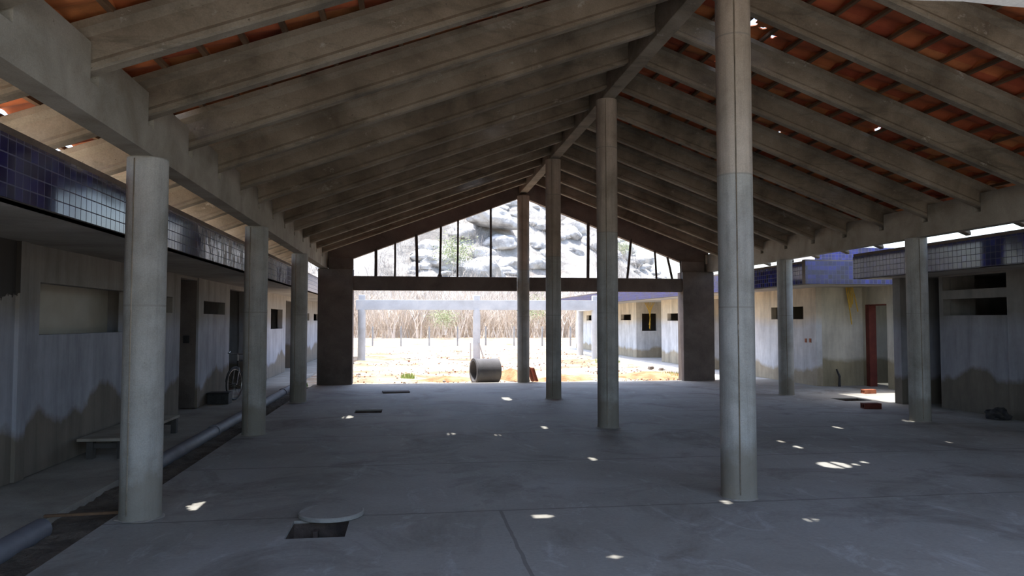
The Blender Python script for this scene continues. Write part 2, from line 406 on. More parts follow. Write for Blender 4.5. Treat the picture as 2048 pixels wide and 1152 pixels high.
# outside ground
m = MB(); NXG, NYG = 150, 190
X0, X1, Y0_, Y1_ = -60, 90, 19.42, 210
for j in range(NYG+1):
    for i in range(NXG+1):
        u = i/NXG; x = X0+(X1-X0)*u
        y = Y0_ + (Y1_-Y0_)*(j/NYG)**2.2
        b = 0 if (x < -2.4 or x > 8.5) and y < 45 else 1
        h = .10*noise.noise(Vector((x*.5, y*.5, 1))) + .06*noise.noise(Vector((x*1.7, y*1.7, 4)))
        k = min(1, max(0, (y-19.6)/1.5))*b
        m.v.append((x, y, -.07 + h*k))
for j in range(NYG):
    for i in range(NXG):
        a = j*(NXG+1)+i; m.f.append((a, a+1, a+NXG+2, a+NXG+1))
tag(m.build('ground', M['sand'], smooth=True), kind='structure')
tag(MB().box(-60, 90, -60, -4, -.3, -.05).build('ground', M['sand']), kind='structure')
tag(MB().box(-60, -8, -4, 19.42, -.3, -.05).box(15.5, 90, -4, 19.42, -.3, -.05).build('ground', M['sand']), kind='structure')
tag(MB().box(8.62, 12.5, 19.42, 46, -.16, -.005).build('pavement', M['frame']), kind='structure')

# --- columns
def column(x, y, h, lab, grp):
    o = empty('column', (x, y, 0))
    m = MB(); r = .16
    m.lathe([(r+.006,0),(r+.003,.02),(r,.06),(r,h-.06),(r,h)], 40)
    m.build('shaft', M['column'], o, smooth=True)
    # fins left by the two halves of the formwork
    f = MB()
    for a in (R(250), R(70)):
        c, s_ = cos(a), sin(a)
        f.tube([((r+.001)*c, (r+.001)*s_, .05), ((r+.001)*c, (r+.001)*s_, h-.02)], .006, 6)
    f.build('mould_seam', M['beam'], o)
    n = 28; k = MB(); b0 = []
    k.v.append((0,0,.001)); 
    rr = [r + .025 + .03*noise.noise(Vector((cos(2*pi*i/n)*1.5+x, sin(2*pi*i/n)*1.5+y, 0))) for i in range(n)]
    prof = [MB]
    for ring, (ex, z) in enumerate(((0, .002), (-.012, .008), (-.052, .012))):
        for i in range(n):
            q = max(r+.004, rr[i]+ex) if ring < 2 else r+.003
            k.v.append((q*cos(2*pi*i/n), q*sin(2*pi*i/n), z))
    for ring in range(2):
        for i in range(n):
            j = (i+1) % n; a = 1+ring*n
            k.f.append((a+i, a+j, a+n+j, a+n+i))
    k.f += [(0, 1+(i+1)%n, 1+i) for i in range(n)]
    k.build('mortar_foot', M['slab'], o)
    tag(o, lab, 'column', grp); return o
nm = ['nearest', 'second', 'third', 'fourth']
rl = ['tall round concrete ridge column, the large one in the right foreground', 'tall round ridge column, second in the middle row', 'tall round ridge column, third in the middle row',
      'thin looking ridge column farthest away, in the open gable end']
for i, y in enumerate(CY): column(RX, y, 5.0 if i < 3 else 4.93, rl[i], 'ridge columns')
ll = ['round concrete column under the left eave beam, nearest to the camera', 'round concrete column under the left eave beam, beside the bicycle', 'round concrete column under the left eave beam, farthest before the dark pier']
for i in range(3): column(-2.16, CY[i], 2.95, ll[i], 'left eave columns')
rr_ = ['round concrete column under the right eave beam, outside the frame beside the near building', 'round concrete column under the right eave beam in front of the dark recess of the near building', 'slim round concrete column under the right eave beam before the far building']
for i in range(3): column(8.16, CY[i], 2.95, rr_[i], 'right eave columns')

# --- eave beams with notches for the rafters, ridge beam
YB0 = 1.75
def eave_beam(x0, x1, lab):
    m = MB(); m.box(x0, x1, YB0, Y_END, 2.95, 3.168)
    prev = YB0
    for y in RY + [19.27]:
        a, b = y-.066, y+.066
        if a > prev: m.box(x0, x1, prev, a, 3.168, 3.43)
        prev = b
    if prev < Y_END: m.box(x0, x1, prev, Y_END, 3.168, 3.43)
    o = m.build('eave_beam', M['eave']); tag(o, lab, 'beam'); return o
eave_beam(-2.25, -2.07, 'long pale concrete beam along the left eave carrying the rafter ends')
eave_beam(8.07, 8.25, 'long concrete beam along the right eave carrying the rafter ends')
tag(MB().box(2.9, 3.1, YB0, Y_END, 5.0, 5.47).build('ridge_beam', M['beam'], bevel=.01), 'concrete beam running along the ridge on top of the middle columns', 'beam')

# --- rafters
PROF = [(-.045,0),(.045,0),(.062,.012),(.062,.045),(.045,.075),(.042,.235),(.09,.285),(.09,RD),(-.09,RD),(-.09,.285),(-.042,.235),(-.045,.075),(-.062,.045),(-.062,.012)]
def rafter_mesh(side, name):
    far = 6.2 if side < 0 else 5.82
    d0, d1 = .1, far
    m = MB(); n = len(PROF); K = 40
    for k in range(K+1):
        d = d0 + (d1-d0)*k/K
        for j, (y, z) in enumerate(PROF):
            wob = .006*noise.noise(Vector((d*2.3, y*30, z*12+side*5)))
            m.v.append((side*d, y+wob, 3.24 + SL*(5.08-d) + z + wob*.6))
    for k in range(K):
        for j in range(n):
            l = (j+1) % n; m.f.append((k*n+j, k*n+l, (k+1)*n+l, (k+1)*n+j))
    m.f.append(tuple(range(n))[::-1]); m.f.append(tuple(K*n+j for j in range(n)))
    return m
proto = {}
ordn = ['first','second','third','fourth','fifth','sixth','seventh','eighth','ninth','tenth','eleventh','twelfth','thirteenth','fourteenth','fifteenth','sixteenth']
for side, sn in ((-1, 'left'), (1, 'right')):
    for k, y in enumerate(RY):
        if side not in proto:
            o = rafter_mesh(side, 'rafter').build('rafter', M['beam']); proto[side] = o
        else:
            o = proto[side].copy(); COL.objects.link(o)
        o.location = (RX, y, 0)
        tag(o, 'sloping concrete rafter on the %s roof slope, %s counted from the camera end' % (sn, ordn[k]), 'rafter', '%s slope rafters' % sn)
# gable frame at the far end: deeper sloping beams
def gable(side, y0, y1, lab):
    m = MB(); d0, d1 = .0 if side < 0 else .0, 5.2
    pts = [(RX+side*d0, 4.93-.385*d0), (RX+side*d1, 4.93-.385*d1), (RX+side*d1, 3.24+SL*(5.08-d1)+RD), (RX+side*d0, 3.24+SL*(5.08-d0)+RD)]
    if side > 0: pts = pts[::-1]
    m.prism(pts, y0, y1); o = m.build('gable_beam', M['brown']); tag(o, lab, 'beam', None)
gable(-1, 19.44, 19.62, 'dark sloping beam closing the far gable, left half')
gable(1, 19.44, 19.62, 'dark sloping beam closing the far gable, right half')
# piers and cross beam of the far gable
tag(MB().box(-2.28, -1.41, 19.2, 19.62, 0, 2.945).box(-2.03, -1.41, 19.3, 19.43, 2.945, 3.24).build('pier', M['brown'], bevel=.01), 'wide dark brown pier at the left end of the far gable', 'pier', 'gable end piers')
tag(MB().box(7.37, 8.25, 19.2, 19.62, 0, 2.945).box(7.37, 8.03, 19.3, 19.43, 2.945, 3.24).build('pier', M['brown'], bevel=.01), 'wide dark brown pier at the right end of the far gable', 'pier', 'gable end piers')
tag(MB().box(-1.41, 2.83, 19.26, 19.44, 2.40, 2.765).build('cross_beam', M['brown'], bevel=.01), 'dark horizontal beam of the far gable between left pier and middle column', 'beam')
tag(MB().box(3.17, 7.37, 19.26, 19.44, 2.40, 2.765).build('cross_beam', M['brown'], bevel=.01), 'dark horizontal beam of the far gable between middle column and right pier', 'beam')
rods = [(752,752,.045,'thick first rod'),(790,790,.03,'second rod'),(834,832,.045,'third rod'),(879,881,.035,'fourth rod with mortar at its foot'),(914,915,.03,'fifth rod'),(980,980,.035,'longest rod of the left half'),
        (1173,1174,.05,'longest rod of the right half'),(1251,1259,.04,'rod leaning to the right'),(1309,1306,.035,'upright rod after the leaning one'),(1340,1331,.04,'rod leaning to the left'),(1358,1356,.022,'thin rod beside the right pier')]
for i, (xb, xt, wd, ds) in enumerate(rods):
    p = at(xb, 554, Y=19.52); 
    zt = 4.93-.385*abs(p.x-RX)+.01
    q = at(xt, 500, Y=19.52); qx = q.x if xt != xb else p.x
    qx = p.x + (at(xt, 554, Y=19.52).x - p.x)
    e = MB(); e.tube([(0,0,0), ((qx-p.x)*.5+.004, 0, (zt-2.765)*.5), (qx-p.x, 0, zt-2.765)], wd*.85, 8)
    if i == 3: e.lathe([(.07,0),(.05,.05),(.03,.09)], 10)
    tag(e.build('gable_rod', M['rust'], loc=(p.x, 19.40 if False else 19.36, 2.765)), 'dark %s, in the %s half of the far gable' % (ds, 'left' if i < 6 else 'right'), 'rod', 'rods in the open gable')
# front cross beam over the camera
m = MB(); K = 60; 
for k in range(K+1):
    x = -2.0 + 10.0*k/K; dz = .012*noise.noise(Vector((x*9, 0, 0)))
    m.v += [(x, 2.02, 2.665+dz), (x, 2.20, 2.665+dz*1.4), (x, 2.20, 2.98), (x, 2.02, 2.98)]
for k in range(K):
    for j in range(4):
        l = (j+1) % 4; m.f.append((k*4+j, k*4+l, k*4+4+l, k*4+4+j))
m.f += [(3,2,1,0), (K*4, K*4+1, K*4+2, K*4+3)]
tag(m.build('cross_beam', M['frame']), 'pale horizontal beam with ragged underside crossing the top right corner', 'beam')

# --- tiled roof: battens and clay tiles, a few gaps let the sun through
def zt(x): return zb(x) + RD           # top of rafters
spots = [(410,1012,52,12),(440,1008,20,5),(302,1013,10,5),(1085,1042,26,5),(1113,1040,13,4),(1235,1119,15,6),(1660,927,54,10),(1608,1035,16,6),(1462,1004,12,5),
         (693,838,16,4),(697,833,8,3),(901,868,10,4),(1010,795,15,5),(1185,918,10,5),(1088,855,8,4),(998,873,8,3),(1816,842,10,4),(1680,856,9,4),(1563,883,8,3),(1596,894,11,4),(1717,922,11,3),(1712,929,10,3),(1900,884,7,3)]
holes = []
BAT = .31
for sx_, sy_, wpx, hpx in spots:
    p = at(sx_, sy_, Z=0); a = at(sx_+wpx/2, sy_, Z=0); c = at(sx_, sy_-hpx/2, Z=0)
    rx = max(.036, 1.2*abs(a.x-p.x)); ry = max(.036, 1.4*abs(c.y-p.y))
    t = 4.0
    for _ in range(20):
        q = p + SUN*t; t += (zt(q.x)+.08-q.z)*.7
    q = p + SUN*t
    # keep clear of rafters and battens
    yy = q.y
    for r_ in RY:
        if abs(yy-r_) < .13 + ry*.6: yy = r_ + (.14+ry*.6)*(1 if yy > r_ else -1)
    d = abs(q.x-RX); kk = math.floor((d-.05)/BAT)+.5; dd = kk*BAT+.05
    if rx < .10: d = max(dd-.10, min(dd+.10, d))
    holes.append((RX + (d if q.x > RX else -d), yy, rx, ry))
def tiles(side, dmax):
    m = MB(); PW = .20; YS, YE = 1.8, 19.75
    nu = 8; nv = 10; cols = int((YE-YS)/PW); rows = int(round(dmax/BAT))
    lines = []
    for r_ in range(rows):
        for s_ in range(nv+1): lines.append((r_, s_/nv))
    W = cols*nu+1
    for (r_, t) in lines:
        d = (r_+t)*BAT
        for k in range(W):
            c, ph = divmod(k, nu); y = YS + k*PW/nu
            wv = abs(sin(pi*(k/nu))) if c % 2 == 0 else -abs(sin(pi*(k/nu)))
            jit = .008*noise.noise(Vector((c*3.1, r_*2.7, side)))
            z = zt(RX+side*d) + .052 + .026*wv + .034*t + jit
            m.v.append((RX+side*d, y, z))
    for l in range(len(lines)-1):
        d = (lines[l][0]+lines[l][1])*BAT + .019
        for k in range(W-1):
            y = YS + (k+.5)*PW/nu; x = RX+side*d
            if any(((x-h[0])/h[2])**2 + ((y-h[1])/h[3])**2 < 1 for h in holes): continue
            if miss(side, int(d//BAT), k//nu, d): continue
            a = l*W+k; m.f.append((a, a+1, a+W+1, a+W))
    o = m.build('ceiling', M['tile']); 
    s = o.modifiers.new('thick', 'SOLIDIFY'); s.thickness = .012; s.offset = 1
    tag(o, kind='structure'); 
    for r_ in range(1, rows+1):
        d = r_*BAT - .01 - (.02 if r_ == rows else 0)
        b = MB(); z = zt(RX+side*d)
        b.box(-.022, .022, YS+.1, YE-.1, 0, .035)
        b.build('batten', M['wood'], o, loc=(RX+side*d, 0, z+.001))
    return o
rn = random.Random(3)
gone = {(-1, r_, c) for r_ in (25,) for c in range(95)}
def miss(side, r_, c, d): return (side, r_, c//2) in gone
tiles(-1, 6.2); tiles(1, 5.90)
# ridge capping
m = MB(); K = 10; 
for y in (1.8, 19.75):
    for k in range(K+1):
        a = pi*k/K; m.v.append((RX+.17*cos(a), y, zt(RX)+.05+.12*sin(a)))
for k in range(K): m.f.append((k, k+1, K+2+k, K+1+k))
o = m.build('ridge_tiles', M['tile']); s = o.modifiers.new('thick', 'SOLIDIFY'); s.thickness = .012
tag(o, kind='structure')

# ------------------------------------------------------------------ left building
def wall_y(m, x0, x1, y0, y1, z1, ops):
    """wall along y with rectangular openings (ya, yb, za, zb)"""
    ops = sorted(ops); y = y0
    for (a, b, c, d) in ops:
        if a > y: m.box(x0, x1, y, a, 0, z1)
        if c > 0: m.box(x0, x1, a, b, 0, c)
        if d < z1: m.box(x0, x1, a, b, d, z1)
        y = b
    if y < y1: m.box(x0, x1, y, y1, 0, z1)
m = MB(); ZS = 2.41
ops = [(8.52, 11.1, 1.455, 2.02), (11.9, 13.0, 1.745, 2.005), (13.43, 14.45, 0, 2.36), (14.9, 16.57, 1.745, 2.0), (17.0, 18.6, 0, 2.32), (19.3, 20.65, 1.38, 1.97), (21.92, 23.9, 1.38, 1.97), (24.5, 26.6, 0, 2.28), (28.4, 30.2, 1.64, 1.92), (31.6, 33.7, 1.64, 1.92)]
wall_y(m, -4.05, -3.9, -4, 36, ZS, ops)
m.box(-3.9, -3.86, 8.02, 8.2, 0, ZS)          # pilasters
m.box(-3.9, -3.87, 14.45, 14.6, 0, ZS)
m.box(-7.2, -4.05, 35.85, 36, 0, ZS); m.box(-7.2, -4.05, -4, -3.85, 0, ZS); m.box(-7.35, -7.2, -4, 36, 0, ZS)
for y in (8.1, 11.4, 18.8, 24.3, 26.61): m.box(-7.2, -4.05, y, y+.12, 0, ZS)
m.box(-4.75, -4.62, 13.3, 14.6, 0, ZS).box(-4.62, -4.05, 13.3, 13.43, 0, ZS)
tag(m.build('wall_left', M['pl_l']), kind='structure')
tag(MB().box(-4.30, -4.27, 8.3, 11.3, 1.2, 2.2).build('wall_panel', M['cream']), 'cream board standing behind the large opening of the left wall', 'panel')
tag(MB().box(-4.62, -3.91, 14.44, 14.58, 0.001, 2.36).build('wall_left_return', M['brown']), kind='structure')
tag(MB().box(-.05, .05, -.015, .015, -.07, .07).build('switch_box', M['black'], loc=(at(372,690,Y=14.42).x, 14.424, 1.27)), 'small black switch box on the dark recess wall of the left building', 'switch box')
tag(MB().box(-7.4, -2.64, -4, 36.2, ZS, ZS+.12).build('ceiling', M['slab']), kind='structure')
tag(MB().box(-7.4, -2.76, -4, 36.2, ZS+.121, ZS+.135).build('roof_bounce_layer', M['bounce']), kind='structure')  # unseen pale layer, added to bounce sunlight up under the left overhang
def parapet_y(x0, x1, y0, y1, z0, z1, mat, lab, face):
    e = empty('tiled_parapet', ((x0+x1)/2, y0, z0)); cx = (x0+x1)/2
    t = .012
    xa, xb = (x0, x1-t) if face > 0 else (x0+t, x1)
    MB().box(xa-cx, xb-cx, 0, y1-y0, 0, z1-z0).build('core', M['brown'], e)
    # keep world coordinates in the tile pattern: the skin is one mesh placed back at the origin
    m = MB(); m.box(*( (x1-t, x1) if face > 0 else (x0, x0+t) ), y0, y1, z0, z1-.055)
    o = m.build('tile_skin', mat, e); o.location = (-cx, -y0, -z0)
    tag(e, lab, 'parapet'); return e
parapet_y(-2.74, -2.60, -4, 36.2, ZS, 2.88, M['glaze_l'], 'long parapet of dark blue glazed tiles above the left building', 1)

# ------------------------------------------------------------------ right near building
ZR = 2.45
m = MB()
wall_y(m, 9.85, 10.0, -4, 12.62, ZR, [(8.0, 9.6, 1.71, 2.0), (11.03, 12.52, 1.71, 2.01), (11.04, 12.53, 2.17, ZR-.03)])
m2 = MB()
wall_y(m2, 9.85, 10.0, -4, 12.62, ZR, [(11.03, 12.52, 1.71, 2.0)])
m = MB()
for (a, b) in ((-4, 11.03), (12.52, 12.62)): m.box(9.85, 10.0, a, b, 0, ZR)
m.box(9.85, 10.0, 11.03, 12.52, 0, 1.71).box(9.85, 10.0, 11.03, 12.52, 2.01, 2.17).box(9.85, 10.0, 11.03, 12.52, 2.42, ZR)
m.box(9.80, 9.85, 10.62, 10.98, 0, ZR)
m.box(10.0, 10.5, 12.5, 12.62, 0, ZR).box(10.4, 10.5, 12.62, 13.2, 0, ZR).box(9.47, 10.5, 13.2, 13.42, 0, ZR)
m.box(10.5, 13.5, 13.3, 13.42, 0, ZR).box(13.4, 13.5, -4, 13.3, 0, ZR).box(10.0, 13.4, -4, -3.9, 0, ZR)
tag(m.build('wall_right', M['pl_r']), kind='structure')
tag(MB().box(8.88, 13.6, -4, 13.75, ZR, ZR+.12).build('ceiling', M['slab']), kind='structure')
parapet_y(8.85, 8.99, -4, 13.75, ZR, 2.95, M['glaze_r'], 'tiled parapet of the near right building, with orange roof tiles mirrored in its glaze', -1)

# ------------------------------------------------------------------ right far building with its alcove
YF = 15.55
m = MB()
wall_y(m, 10.05, 10.2, 17.2, 28.6, ZR, [(17.8, 19.5, 1.66, 1.99), (21.3, 22.4, 1.64, 1.97), (22.8, 23.6, 0, 2.35), (26.3, 27.9, 1.63, 1.91)])
wall_y(m, 10.05, 10.2, 31.9, 44, ZR, [(32.7, 34.3, 1.66, 1.93), (37.3, 38.6, 0, 2.25), (39.2, 41.2, 1.66, 1.95)])
tag(m.build('wall_far_right', M['pl_f']), kind='structure')
m = MB()
m.box(10.2, 11.3, 17.2, 17.35, 0, ZR)                        # faces the camera
for a, b, c, d in ((17.05, 17.35, 0, ZR), (13.6, 16.25, 0, ZR), (16.25, 17.05, 2.02, ZR)): m.box(11.3, 11.45, a, b, c, d)
m.box(12.6, 12.7, 14, 19, 0, ZR).box(11.45, 12.6, 17.8, 17.9, 0, ZR)
tag(m.build('wall_alcove', M['pl_a']), kind='structure')
m = MB()
xa, xb = at(1284, 645, Y=31.9).x, at(1314, 645, Y=31.9).x
m.box(11.6, 11.7, 28.5, 32.0, 0, ZR).box(10.2, 11.6, 28.5, 28.6, 0, ZR)
m.box(10.2, xa, 31.9, 32.05, 0, ZR).box(xb, 11.7, 31.9, 32.05, 0, ZR).box(xa, xb, 31.9, 32.05, 0, 1.18).box(xa, xb, 31.9, 32.05, 1.95, ZR)
m.box(10.2, 10.9, 23.6, 23.7, 0, ZR).box(10.2, 10.9, 22.7, 22.8, 0, ZR).box(10.9, 11.0, 22.7, 23.7, 0, ZR)
m.box(13.3, 13.4, 17.9, 44, 0, ZR).box(10.2, 13.3, 43.9, 44, 0, ZR)
for y in (20.3, 24.2, 36.2): m.box(10.2, 13.3, y, y+.1, 0, ZR)
tag(m.build('wall_recess', M['pl_f']), kind='structure')
tag(MB().box(8.88, 13.6, YF+.03, 44.2, ZR, ZR+.12).build('ceiling', M['slab']), kind='structure')
parapet_y(8.85, 8.99, YF+.14, 44.2, ZR, 2.97, M['glaze_r'], 'long blue tiled parapet of the far right building running into the distance', -1)
e = empty('tiled_parapet', (10.4, YF+.07, ZR))
MB().box(-1.55, 3.2, -.058, .07, 0, .55).build('core', M['brown'], e)
o = MB().box(8.85, 13.6, YF, YF+.012, ZR, ZR+.52).build('tile_skin', M['glaze_x'], e); o.location = (-10.4, -YF-.07, -ZR)
tag(e, 'bright cobalt tiled parapet facing the camera over the alcove at the right', 'parapet')
e = empty('tiled_parapet', (12.0, 19.0, ZR+.12))
MB().box(-.9, 1.5, .012, 1.2, 0, 1.1).build('core', M['frame'], e)
o = MB().box(11.1, 13.5, 19.0, 19.012, ZR+.12, ZR+1.2).build('tile_skin', M['glaze_x'], e); o.location = (-12.0, -19.0, -ZR-.12)
tag(e, 'raised cobalt tiled block on the roof of the far right building', 'parapet')
# doorway with red frame, leaf open inside
e = empty('door_2', (11.3, 16.65, 0))
for nme, bx in (('jamb', (-.02,.17,.26,.40,0,2.02)), ('head', (.0,.17,-.40,.26,1.99,2.02))): MB().box(*bx).build(nme, M['redwood'], e)
tag(e, kind='structure')
# yellow conduits
def conduits(c, pts_list, lab):
    e = empty('conduit_bundle', c)
    for pts in pts_list: MB().tube(pts, .014, 8).build('conduit', M['yellow'], e, smooth=True)
    tag(e, lab, 'conduit')
p = at(1695, 585, Y=17.15)
pl = []
for k in range(5):
    dx = (k-2)*.035; n = 9; L = (.92, .55, .5, .42, .60)[k]
    pl.append([(dx + .13*((i/n)**1.6)*(1 if k in (0,4) else .25), -.04-.05*sin(i/n*3)-.012*k, -L*i/n) for i in range(n+1)])
conduits((p.x, 17.14, ZR-.001), pl, 'yellow conduits hanging from the soffit on the alcove wall, one long and curved')
pl = []
for k in range(6):
    dx = (k-2.5)*.09; n = 9; L = (1.0,1.15,.9,1.2,1.0,.8)[k]
    pl.append([(dx*(1-1.0*sin(i/n*2.2)), -.05-.04*sin(i/n*3), -L*i/n) for i in range(n+1)])
conduits((at(1299, 610, Y=31.8).x, 31.83, ZR-.001), pl, 'yellow conduits dangling over the broken opening in the far recess')
for k, y in enumerate((18.02, 17.62)):
    p = at(1612+9*k, 681, X=10.05)
    tag(MB().box(-.012, .0, -.04, .04, -.05, .05).build('socket_box', M['brick'], loc=(10.049, p.y, p.z)), ['reddish socket box on the far right wall, the left one of the pair', 'reddish socket box on the far right wall, the right one of the pair'][k], 'socket')
p = at(1679, 772, Y=17.0)
tag(MB().tube([(0,0,0),(.02,.02,.25),(-.01,.1,.42)], .035, 8, .02).build('pipe_stub', M['black'], loc=(p.x, 17.0, .0)), 'short black pipe stub rising at the foot of the alcove wall', 'pipe')
def brick(p, rz, lab, s=1.0, mat='brick'):
    m = MB(); a, b, h = .145*s, .07*s, .09*s
    m.box(-a, a, -b, b, 0, .018*s).box(-a, a, -b, b, h-.018*s, h)
    for yy in (-b, -.008*s, b-.016*s): m.box(-a, a, yy, yy+.016*s, .018*s, h-.018*s)
    tag(m.build('clay_brick', M[mat], loc=(p.x, p.y, .001), rz=rz), lab, 'brick')
brick(at(1737, 787, Z=0), .1, 'hollow red brick at the edge of the sunlit patch by the alcove')
p = at(1742, 817, Z=0); brick(p, -.1, 'dark hollow brick on the shaded floor in front of the sunlit patch', 1.1, 'redwood')
# rag at the near right wall
p = at(2005, 832, Z=0); bm = bmesh.new(); bmesh.ops.create_icosphere(bm, subdivisions=3, radius=.17)
for v in bm.verts:
    k = 1+.45*noise.noise(v.co*9); v.co *= k; v.co.z = max(-.06, v.co.z*.75)
me = bpy.data.meshes.new('rag'); bm.to_mesh(me); bm.free(); me.materials.append(M['rag'])
o = bpy.data.objects.new('rag_heap', me); COL.objects.link(o); o.location = (9.6, 11.0, .061); tag(o, 'crumpled black rag heap on the floor against the near right wall', 'rag')

# ------------------------------------------------------------------ bench, bicycle, box
e = empty('low_bench', (-3.52, 10.3, -.01))
MB().box(-.28, .22, -1.05, 1.15, .215, .25).build('seat_board', M['board'], e, bevel=.004)
for (x, y) in ((-.2,-.98),(.14,-.98),(-.2,1.0),(.14,1.0)): MB().box(x, x+.07, y, y+.09, 0, .215).build('leg', M['dark'], e)
for y in (-.98, 1.0): MB().box(-.13, .14, y+.03, y+.06, .12, .18).build('rail', M['dark'], e)
tag(e, 'low board bench standing on the walkway against the left wall', 'bench')
tag(MB().box(-.2, .2, -.15, .15, 0, .2).box(-.21, .21, -.16, .16, .2, .225).build('black_box', M['black'], loc=(-3.66, 15.25, -.008), bevel=.01), 'small black box on the walkway beside the bicycle wheel', 'box')
b = empty('bicycle', (-3.52, 15.85, -.01), rz=R(74))
def ring(m, c, r, t, n=40, k=8):
    o = len(m.v)
    for i in range(n):
        a = 2*pi*i/n
        for j in range(k):
            q = 2*pi*j/k; rr = r + t*cos(q)
            m.v.append((c[0]+rr*cos(a), c[1]+t*sin(q), c[2]+rr*sin(a)))
    for i in range(n):
        for j in range(k):
            i2, j2 = (i+1) % n, (j+1) % k
            m.f.append((o+i*k+j, o+i2*k+j, o+i2*k+j2, o+i*k+j2))
for cx in (.0, 1.05):
    m = MB(); ring(m, (cx, 0, .335), .315, .019); w_ = m.build('wheel', M['black'], b, smooth=True)
    m = MB(); ring(m, (cx, 0, .335), .294, .009, 40, 6); m.build('rim', M['steel'], w_, smooth=True)
    m = MB()
    for i in range(24):
        a = 2*pi*i/24; m.tube([(cx, .02*(-1)**i, .335), (cx+.29*cos(a), 0, .335+.29*sin(a))], .0016, 4)
    m.tube([(cx, -.05, .335), (cx, .05, .335)], .02, 8); m.build('spokes', M['steel'], w_)
    m = MB(); n = 14
    for s_ in (-.025, .025):
        pass
    pts = [(cx+.345*cos(R(20+i*150/n)), 0, .335+.345*sin(R(20+i*150/n))) for i in range(n+1)]
    m.tube(pts, .016, 6); m.build('mudguard', M['black'], b, smooth=True)
m = MB()
A, Bv, S_, H_ = (1.05,0,.335), (.60,0,.30), (.72,0,.78), (.12,0,.80)
for p_, q_ in ((Bv,S_),(Bv,(.15,0,.66)),(H_,(.15,0,.66)),(S_,H_),(S_,A),(Bv,A)): m.tube([p_, q_], .016, 8)
m.build('frame', M['rag'], b, smooth=True)
m = MB(); m.tube([(.15,0,.66),(.08,-.05,.60),(0,-.05,.335)], .012, 6).tube([(.15,0,.66),(.08,.05,.60),(0,.05,.335)], .012, 6); m.build('fork', M['steel'], b)
MB().tube([(.30,-.27,.98),(.20,-.26,.95),(.12,-.1,.94),(.11,0,.94),(.12,.1,.94),(.20,.26,.95),(.30,.27,.98)], .013, 8).tube([(.12,0,.80),(.11,0,.94)], .014, 8).build('handlebar', M['steel'], b, smooth=True)
m = MB(); m.prism([(.60,-.04),(.85,-.11),(.88,0),(.85,.11),(.60,.04)], .88, .93, 'z'); m.tube([(.72,0,.78),(.73,0,.88)], .014, 8); m.build('saddle', M['black'], b, bevel=.015)
m = MB(); ring(m, (.60,-.04,.30), .09, .006, 24, 6); m.tube([(.60,-.09,.30),(.60,.09,.30)], .012, 6).tube([(.60,-.09,.30),(.68,-.10,.16)], .009, 6).tube([(.60,.09,.30),(.52,.10,.44)], .009, 6)
m.box(.64,.73,-.16,-.08,.15,.17).box(.47,.56,.08,.16,.43,.45); m.build('crankset', M['steel'], b)
MB().box(.86,1.25,-.07,.07,.70,.715).tube([(1.05,-.06,.335),(1.15,-.06,.70)],.006,5).tube([(1.05,.06,.335),(1.15,.06,.70)],.006,5).build('rear_rack', M['steel'], b)
MB().tube([(.60,-.045,.39),(1.05,-.045,.37)],.004,4).tube([(.60,-.045,.21),(1.05,-.045,.30)],.004,4).build('chain', M['rag'], b)
tag(b, 'dark bicycle parked in the left walkway behind the second left column', 'bicycle')

# ------------------------------------------------------------------ objects at the far end
e = empty('concrete_ring', (2.08, 19.95, -.05), rz=R(14))
m = MB(); n = 40
for (rr, xx) in ((.325,-.33),(.325,.33),(.265,.33),(.265,-.33)):
    for i in range(n): m.v.append((xx, rr*cos(2*pi*i/n), .325+rr*sin(2*pi*i/n)))
for k in range(4):
    for i in range(n):
        j = (i+1) % n; l = (k+1) % 4; m.f.append((k*n+i, k*n+j, l*n+j, l*n+i))
m.build('ring_body', M['ring'], e, smooth=True)
m = MB()
for (rr, xx) in ((.34,-.36),(.34,-.30),(.325,-.29),(.27,-.29),(.27,-.36)):
    for i in range(n): m.v.append((xx, rr*cos(2*pi*i/n), .325+rr*sin(2*pi*i/n)))
for k in range(5):
    for i in range(n):
        j = (i+1) % n; l = (k+1) % 5; m.f.append((k*n+i, k*n+j, l*n+j, l*n+i))
m.build('rim_collar', M['ring'], e, smooth=True)
tag(e, 'short wide concrete pipe lying on its side just outside the open gable', 'concrete pipe')
for k in range(3):
    x0 = at(1056+8*k, 766, Y=19.5).x
    m = MB(); m.box(-.018, .018, -.12, .12, 0, .42 - .02*k)
    o = m.build('clay_slab', M['brick'], loc=(x0+.02, 19.50+.04*k, .012 if k < 9 else 0)); o.rotation_euler = (0, R(-15-2*k), R(6*k))
    tag(o, 'brown clay slab leaning beside the farthest ridge column, %s of three' % ['leftmost', 'middle one', 'rightmost'][k], 'slab', 'leaning clay slabs')
